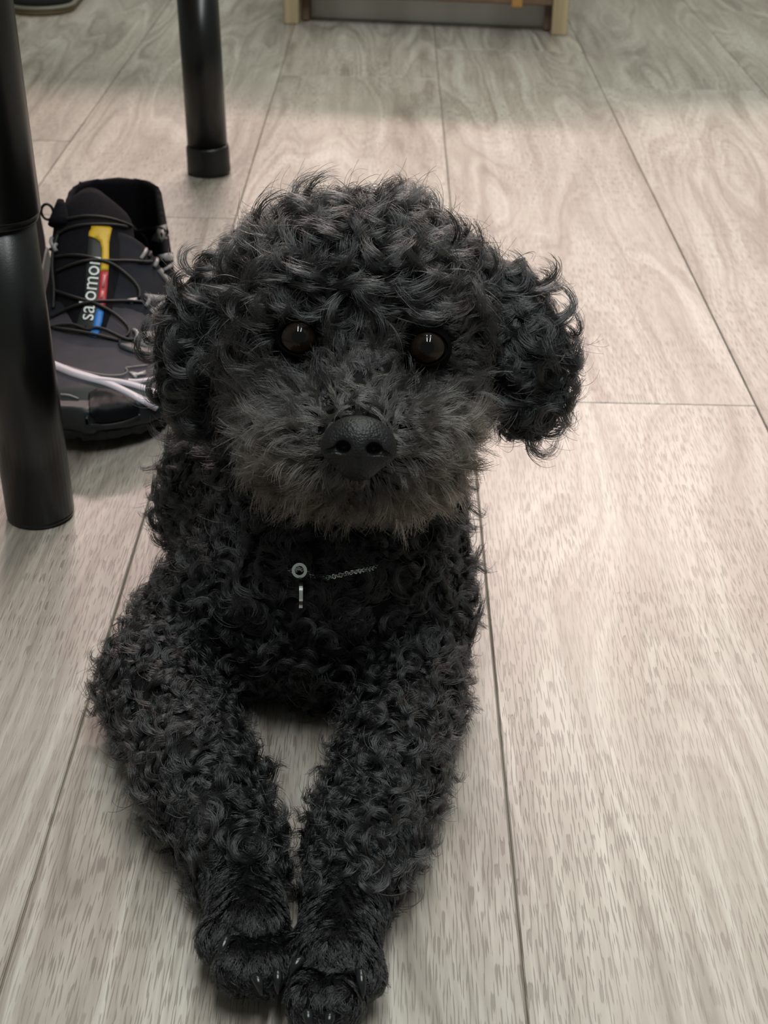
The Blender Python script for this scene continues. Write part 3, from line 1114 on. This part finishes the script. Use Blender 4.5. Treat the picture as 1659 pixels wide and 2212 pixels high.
def grow(name, roots, nors, groom, L, kap, strands, spread, lift, out_turn, mat, tint, rad=(.00012, .00005), npt=11, droop=.0, clump=.55, wob=.0006, pitch=.25, floor_clear=.0006, label=None, trim=.0):
    """locks of hair: each root carries a lock of strands that leaves the skin, leans along groom and curls at kap per metre"""
    T = len(roots)
    if T == 0: return None
    val = lambda v: np.broadcast_to(np.asarray(v, float), (T,)).copy()
    L = val(L) * rng.uniform(.75, 1.25, T); kap = val(kap) * rng.uniform(.6, 1.4, T)
    gt = unit(groom - nors * (groom * nors).sum(1, keepdims=True) + rng.normal(0, .28, (T, 3)))
    lift = val(lift)[:, None]
    d0 = unit(nors * lift + gt * (1 - lift) + rng.normal(0, .12, (T, 3)))
    side = unit(np.cross(nors, gt)) * rng.choice([-1, 1], T)[:, None]
    ot = val(out_turn)[:, None] * rng.uniform(.4, 1.6, (T, 1))
    tt = side + ot * -nors + rng.normal(0, .35, (T, 3))
    tt = unit(tt - d0 * (tt * d0).sum(1, keepdims=True))
    bb = np.cross(d0, tt)
    bb = bb * np.sign((bb * nors).sum(1, keepdims=True) + 1e-9)
    st = int(strands)
    M_ = T * st
    rep = lambda a: np.repeat(a, st, axis=0)
    Ls = rep(L) * rng.uniform(.7, 1.08, M_)
    ks = rep(kap) * rng.normal(1, .07, M_)
    ph = rng.normal(0, .10, M_)
    D0, TT, BB = rep(d0), rep(tt), rep(bb)
    NN = rep(nors)
    off = rng.normal(0, 1, (M_, 3))
    off -= NN * (off * NN).sum(1, keepdims=True)
    off = off / (np.linalg.norm(off, axis=1, keepdims=True) + 1e-9) * np.sqrt(rng.random((M_, 1))) * spread
    pit = rep(rng.normal(pitch, .18, T)) + rng.normal(0, .05, M_)
    wph = rng.uniform(0, 6.28, (M_, 2)); wam = rng.normal(0, wob, (M_, 2))
    base = rep(roots) + off - NN * .0012
    pos = np.zeros((M_, npt, 3), np.float32)
    cur = np.zeros((M_, 3))
    stray = (rng.random(M_) < .06)
    ks = np.where(stray, ks * rng.uniform(.4, .8, M_), ks)
    for i in range(npt):
        s = i / (npt - 1)
        if i:
            sm = (i - .5) / (npt - 1)
            a = ks * Ls * sm + ph
            d = D0 * np.cos(a)[:, None] + TT * np.sin(a)[:, None] + BB * pit[:, None]
            d[:, 2] -= droop * sm
            cur = cur + unit(d) * (Ls / (npt - 1))[:, None]
        w = (wam[:, :1] * np.sin(wph[:, :1] + s * 7) * TT + wam[:, 1:] * np.sin(wph[:, 1:] + s * 6) * BB) * s
        pos[:, i] = base + cur - off * clump * s + w
    # keep the locks outside the body and above the floor
    flat = pos.reshape(-1, 3).astype(float)
    sv = D.sample(flat)
    si = np.tile(np.linspace(0, 1, npt), M_)
    want = .0008 + .0022 * si
    bad = (sv < want) & (si > .05)
    if bad.any():
        g = D.grad(flat[bad])
        flat[bad] += g * np.minimum(want[bad] - sv[bad], .012)[:, None]
    flat[:, 2] = np.maximum(flat[:, 2], floor_clear)
    if trim:
        keep = np.ones(M_, bool)
        for e in EYES:
            ax = unit(CP - e)
            q = flat - e
            t = q @ ax
            dist = np.linalg.norm(q - t[:, None] * ax, axis=1)
            keep &= ~((dist < trim) & (t > .002) & (t < .06)).reshape(M_, npt).any(1)
        flat = flat.reshape(M_, npt, 3)[keep].reshape(-1, 3)
        rep0 = rep
        rep = lambda a: rep0(a)[keep]
        M_ = int(keep.sum())
    cu = bpy.data.hair_curves.new(name)
    cu.add_curves([npt] * M_)
    cu.position_data.foreach_set('vector', flat.astype(np.float32).ravel())
    ra = cu.attributes.new('radius', 'FLOAT', 'POINT')
    prof = np.interp(np.linspace(0, 1, npt), [0, .5, 1], [rad[0], rad[0] * .9, rad[1]])
    ra.data.foreach_set('value', (np.tile(prof, M_) * np.repeat(rng.uniform(.8, 1.2, M_), npt)).astype(np.float32))
    ta = cu.attributes.new('tint', 'FLOAT', 'CURVE')
    tv_ = np.broadcast_to(np.asarray(tint, float), (T,))
    ta.data.foreach_set('value', np.clip(rep(tv_ + rng.normal(0, .12, T)) + rng.normal(0, .06, M_), 0, 1).astype(np.float32))
    cu.materials.append(mat)
    o = bpy.data.objects.new(name, cu)
    COL.objects.link(o)
    o.parent = dog
    tag(o, label, kind='stuff')
    return o


hair_black = hair_material('black_coat_hair', (0.0050, 0.0052, 0.0060, 1), (0.0165, 0.0160, 0.0162, 1), .21)
hair_face = hair_material('brown_black_face_hair', (0.015, 0.015, 0.016, 1), (0.066, 0.053, 0.042, 1), .25)

DOWN = np.array([0, 0, -1.0])
FWD = np.array([0, -1.0, 0])
NOSE = P(775, 965, .655)
Z0 = np.array([0, 0, 1.0])

eye_d = np.min([np.linalg.norm(CT - e, axis=1) for e in EYES], axis=0)
nose_d = np.linalg.norm(CT - NOSE, axis=1)
off_floor = CT[:, 2] > .0045
face_zone = (np.isin(KT, ['face', 'bridge', 'brow', 'muzzle'])) | ((KT == 'head') & (fy > 690) & (fx > 540) & (fx < 1010) & (facing > .2))
muz = (KT == 'muzzle') & (fz < .74)
eye_clear = eye_d > .0110
nose_clear = nose_d > .0150

# body and legs: tight rings
def coat(name, mask, spacing, L, kap, strands, groomf, lab=None, **kw):
    r_, n_ = sample_roots(mask, spacing)
    return grow(name, r_, n_, groomf(r_, n_), L, kap, strands, kw.pop('spread', .0030), kw.pop('lift', .55), kw.pop('out_turn', .5), kw.pop('mat', hair_black), kw.pop('tint', .25), label=lab, **kw)


gd = lambda *v: (lambda r_, n_: np.tile(np.array(v, float), (len(r_), 1)))
coat('back_coat', hidden & off_floor, .0085, .026, 210, 14, gd(0, .3, -1), rad=(.0002, .0001))
coat('chest_coat', (np.isin(KT, ['chest']) | ((KT == 'back') & ~hidden)) & off_floor, .0050, .0255, 260, 31, gd(0, -.3, -1), spread=.0021, tint=.12, lift=.34, out_turn=.12, pitch=.42, clump=.5)
coat('leg_coat', ((KT == 'leg') | ((KT == 'paw') & (CT[:, 1] > .484))) & off_floor, .0047, .0215, 310, 30, gd(0, -.8, -.5), spread=.0020, tint=.35, lift=.34, out_turn=.12, pitch=.40, clump=.5)
# head top and cheeks: looser waves
headm = np.isin(KT, ['head']) & ~face_zone & off_floor
coat('head_coat', headm, .0050, .030, 115, 34, lambda r_, n_: unit((r_ - P(775, 560, .75)) * 1.0) + np.array([0, -.2, .1]) + rng.normal(0, .45, r_.shape), spread=.0026, lift=.56, out_turn=.45, tint=.45, wob=.0012, pitch=.25, trim=.0074)
earm = KT == 'ear'
coat('ear_coat', earm & (fx < 775), .0052, .028, 165, 40, lambda r_, n_: np.tile(-Uv * 1.0 - .0 * Rv, (len(r_), 1)), spread=.0026, lift=.34, out_turn=.4, droop=.25, tint=.1)
coat('ear_coat', earm & (fx >= 775), .0052, .031, 160, 40, lambda r_, n_: np.tile(-Uv * 1.0 + .1 * Rv, (len(r_), 1)), spread=.0026, lift=.34, out_turn=.4, droop=.25, tint=.1)


# face: short combed hair, brownish round the mouth
def groom_face(r_, n_):
    x, y, z = proj(r_)
    g = np.zeros_like(r_)
    dx, dy = (x - 775) / 100, (y - 960) / 100
    g += Rv * dx[:, None] * 1.0 - Uv * (dy + .25)[:, None]
    up = np.clip((880 - y) / 120, 0, 1)[:, None]
    g2 = Uv * .9 + Rv * (np.sign(x - 778) * .5)[:, None]
    g = g * (1 - up) + g2 * up
    for e in EYES:
        d_ = r_ - e
        w = np.exp(-(np.linalg.norm(d_, axis=1) / .016) ** 2)[:, None]
        dn = unit(d_)
        upc = dn @ Uv
        rc = dn @ Rv
        sgn = 1.0 if e[0] > P(775, 740, .7)[0] else -1.0
        away = dn - Uv * (np.clip(upc, 0, 1) * .75)[:, None] + Rv * (sgn * .8 * np.clip(upc, 0, 1))[:, None]
        g = g * (1 - w) + away * w * 1.5
    return g


def tint_face(r_):
    x, y, z = proj(r_)
    return np.clip(.12 + .75 * np.clip((y - 850) / 260, 0, 1) * np.clip(np.abs(x - 775) / 110 + np.clip((y - 1040) / 60, 0, 1), 0, 1), 0, 1)


fm = face_zone & ~muz & eye_clear & nose_clear
r_, n_ = sample_roots(fm, .0030)
x_, y_, z_ = proj(r_)
ed = np.min([np.linalg.norm(r_ - e, axis=1) for e in EYES], axis=0)
Lf = np.interp(ed, [.012, .020, .035], [.0055, .011, .018]) * np.where((y_ > 760) & (np.abs(x_ - 778) < 90), .62, 1.0)
grow('face_coat', r_, n_, groom_face(r_, n_), Lf * 1.15, 60, 16, .0016, .17, .2, hair_face, tint_face(r_), (.00010, .00004), 9, wob=.0006, clump=.5, trim=.0066)
r_, n_ = sample_roots(muz & nose_clear, .0026)
ndist = np.linalg.norm(r_ - NOSE, axis=1)
grow('muzzle_coat', r_, n_, groom_face(r_, n_), np.interp(ndist, [.016, .026, .05], [.006, .014, .021]), 55, 18, .0015, .16, .12, hair_face, tint_face(r_), (.00010, .00004), 9, wob=.0009, clump=.45, label='brownish black combed muzzle hair')
# paws: short smooth hair lying forward
coat('paw_coat', ((KT == 'paw') | ((KT == 'leg') & (CT[:, 1] < .525))) & (CT[:, 2] > .0035), .0022, .0068, 30, 15, gd(.0, -1, -.25), spread=.0013, lift=.05, out_turn=.1, clump=.25, pitch=.03, tint=.15, rad=(.0001, .00004), npt=8)

# ------------------------------------------------------------------ eyes, nose, claws
eye_m = N('dark_brown_eye')
_co = eye_m.n('ShaderNodeTexCoord').outputs['Object']
sep = eye_m.n('ShaderNodeSeparateXYZ'); eye_m.l(_co, sep.inputs[0])
rr_ = eye_m.math('SQRT', eye_m.math('ADD', eye_m.math('POWER', sep.outputs[0], 2.0), eye_m.math('POWER', sep.outputs[1], 2.0)))
rn_ = eye_m.math('MULTIPLY', rr_, 100.0)
eye_m.l(eye_m.ramp(rn_, [(0.0, (.001, .001, .0015, 1)), (0.29, (.001, .001, .0015, 1)), (0.34, (.009, .0055, .0035, 1)), (0.62, (.016, .0095, .006, 1)), (0.76, (.006, .004, .003, 1)), (0.82, (.002, .002, .002, 1)), (0.92, (.02, .017, .016, 1))]), eye_m.b.inputs['Base Color'])
eye_m.b.inputs['Roughness'].default_value = 0.03
eye_m.b.inputs['Specular IOR Level'].default_value = 0.32
eye_m.b.inputs['Coat Weight'].default_value = 0.0
eye_m.b.inputs['Coat Roughness'].default_value = 0.01
eye_m = eye_m.m
lid_m = plain('black_eyelid_skin', (0.0015, 0.0014, 0.0014, 1), 0.8, 0, 0, None, 0.0, 0.05)
RE = .0106
for e in EYES:
    bm = bmesh.new()
    bmesh.ops.create_uvsphere(bm, u_segments=40, v_segments=28, radius=RE)
    for v in bm.verts:                          # cornea bulge along +Z
        t = max(0, v.co.z / RE)
        v.co.z += .0010 * max(0, (t - .62) / .38) ** 1.0 if t > .62 else 0
    eo = bmobj('eye', bm, eye_m)
    d = unit(CP + np.array([0, 0, .05]) - e)
    M_ = Matrix.Translation(Vector(e)) @ Vector(d).to_track_quat('Z', 'Y').to_matrix().to_4x4()
    eo.matrix_world = M_
    eo.matrix_basis = M_
    eo.parent = dog
    up_ = Vector(Uv) - Vector(d) * Vector(Uv).dot(Vector(d)); up_.normalize()
    rt_ = Vector(up_).cross(Vector(d))
    V, Fc = [], []
    nl, RL = 48, RE + .0008
    for lev, (wi, ex) in enumerate(((0, -.0009), (0, -.0001), (.10, .0003), (.35, .0003), (1, .0))):
        for a in np.linspace(0, 2 * math.pi, nl + 1)[:-1]:
            c, sn_ = math.cos(a), math.sin(a)
            qi = np.array([.0093 * c, (.0074 if sn_ > 0 else .0079) * sn_ * (1 - .12 * abs(c))])
            qo = np.array([c, sn_]) * .01125
            q = qi * (1 - wi) + qo * wi
            R_ = RL + ex
            z = math.sqrt(max(R_ * R_ - q @ q, 1e-9))
            V.append(np.array(Vector(e) + rt_ * q[0] + up_ * q[1] + Vector(d) * z))
    for lev in range(4):
        for k in range(nl):
            k2 = (k + 1) % nl
            Fc.append((lev * nl + k, lev * nl + k2, (lev + 1) * nl + k2, (lev + 1) * nl + k))
    lid = mobj('eyelid', V, Fc, lid_m)
    lid.parent = eo; lid.matrix_parent_inverse = M_.inverted()

tilt = math.radians(3.5)
NX_ = math.cos(tilt) * Rv - math.sin(tilt) * Uv
NY_ = math.cos(tilt) * Uv + math.sin(tilt) * Rv
nax = np.array([NX_, NY_, -Fv])
nf = Field((-.022, -.022, -.016), (.022, .022, .018), .00045)
for c, r in (((0, .0035, 0), (.0135, .0092, .0095)), ((0, -.0055, -.0005), (.0095, .0085, .0085)), ((-.0088, -.0008, .001), (.0066, .0066, .0066)), ((.0088, -.0008, .001), (.0066, .0066, .0066)), ((0, .0, .0025), (.008, .008, .0075))):
    fn, bb = ell(c, r); nf.add(fn, bb, .004)
for sx in (-1, 1):
    fn, bb = ell((sx * .0062, -.0008, .0085), (.0031, .0025, .0055)); nf.add(fn, bb, .0015, 'cut')
    fn, bb = cone((sx * .0065, -.0012, .0085), (sx * .0135, -.0030, .0050), .0014, .0006); nf.add(fn, bb, .001, 'cut')
fn, bb = cone((0, -.0055, .0095), (0, -.0155, .0055), .0007, .0009); nf.add(fn, bb, .0012, 'cut')
nv, nfc = nf.surface()
nose_m = N('black_nose_leather')
_co = nose_m.n('ShaderNodeTexCoord').outputs['Object']
vo = nose_m.n('ShaderNodeTexVoronoi'); vo.inputs['Scale'].default_value = 900; nose_m.l(_co, vo.inputs['Vector'])
nose_m.b.inputs['Base Color'].default_value = (.0045, .0045, .005, 1)
nose_m.b.inputs['Roughness'].default_value = 0.5
nose_m.b.inputs['Specular IOR Level'].default_value = 0.35
nose_m.bump(vo.outputs['Distance'], .5, .0005)
nose = mobj('nose', NOSE + 1.05 * nv @ nax, nfc, nose_m.m, dog)

claw_m = plain('black_horn_claw', (.007, .0075, .009, 1), 0.22)
CLAWS = [((498, 2018, .606), (474, 2070, .598)), ((553, 2104, .588), (568, 2144, .5835)), ((601, 2096, .590), (602, 2142, .586)),
         ((655, 2066, .594), (625, 2106, .589)), ((664, 2180, .574), (671, 2222, .570)), ((714, 2186, .573), (709, 2224, .569)), ((778, 2092, .587), (784, 2150, .580)), ((522, 2100, .590), (516, 2136, .586))]
for a, b in CLAWS[:7]:
    A, B = P(*a), P(*b)
    A = A - Fv * .0045; B = B - Fv * .0035
    mid = (A + B) / 2 + np.array([0, 0, .0020])
    B[2] = max(B[2], .0012)
    pts = spline([A, mid, B], 10)
    V, Fc = tube(pts, list(np.interp(np.linspace(0, 1, 10), [0, .5, .85, 1], [.0022, .0020, .0013, .0003])), 8)
    mobj('claw', V, Fc, claw_m, dog)

# ------------------------------------------------------------------ chain collar with ring and tag
chrome = plain('polished_steel', (.62, .64, .64, 1), 0.16, 1.0)
dskin = Skin([(BV, BF)])


def on_chest(x, y, lift):
    h, nn = dskin.hit(x, y)
    return h + nn * lift


R0 = on_chest(652, 1241, .0085)
collar = empty('chain_collar', tuple(R0))
tag(collar, 'thin silver chain collar with ring and tag in the dog chest fur', 'collar')
th = np.linspace(math.radians(-65), math.radians(-10), 25)
bm = bmesh.new()


def flat_ring(c, ax, r0, r1, w, n=48, a0=0, a1=2 * math.pi):
    V, Fc = [], []
    full = abs(a1 - a0 - 2 * math.pi) < 1e-6
    m_ = n if full else n + 1
    for i in range(m_):
        a = a0 + (a1 - a0) * i / n
        for r, z in ((r0, -w), (r1, -w), (r1, w), (r0, w)):
            V.append(c + ax[0] * r * math.cos(a) + ax[1] * r * math.sin(a) + ax[2] * z)
    for i in range(n):
        j = (i + 1) % m_
        for k in range(4):
            k2 = (k + 1) % 4
            Fc.append((i * 4 + k, j * 4 + k, j * 4 + k2, i * 4 + k2))
    return V, Fc


V, Fc = flat_ring(R0, CAMAX, .0022, .0036, .0006)
mobj('ring', V, Fc, chrome, collar, False)
tg = R0 + (P(654, 1290, .71) - P(652, 1241, .71)) + np.array([0, -.001, 0])
tax = np.array([unit(-Fv * 1.0 + .10 * Rv), Uv, unit(Rv + .10 * Fv)])
V, Fc = flat_ring(tg, tax, .0002, .0080, .00085)
tagdisc = mobj('tag_disc', V, Fc, chrome, collar, False)
# chain: strand of small twisted links running round the neck under the fur
path = [on_chest(640, 1240, .004)] + [R0 + np.array([0, .002, 0])] + [on_chest(x, y, l_) for x, y, l_ in ((680, 1248, .0005), (715, 1249, .0030), (750, 1243, .0062), (775, 1238, .0062), (800, 1230, .0020), (840, 1210, -.002))] + [P(900, 1170, .770), P(940, 1090, .788), P(940, 1000, .83), P(850, 930, .872), P(720, 915, .885), P(590, 960, .868), P(530, 1050, .83), P(545, 1150, .782), P(595, 1215, .743)]
cp = np.array(spline(path + [path[0]], 150))
V, Fc = [], []
for i in range(0, 149):
    c = (cp[i] + cp[i + 1]) / 2
    t = unit(cp[i + 1] - cp[i])
    a = unit(np.cross(t, [0.2, .3, .9])); b = np.cross(t, a)
    an = i * 1.1
    u = math.cos(an) * a + math.sin(an) * b
    hl = np.linalg.norm(cp[i + 1] - cp[i]) * .72
    lk = [c + t * hl * math.cos(q) + u * .0011 * math.sin(q) for q in np.linspace(0, 2 * math.pi, 11)[:-1]]
    v_, f_ = tube(lk, .00042, 5, True)
    o_ = len(V); V += v_; Fc += [tuple(q + o_ for q in t_) for t_ in f_]
ch = mobj('chain', V, Fc, chrome, collar)
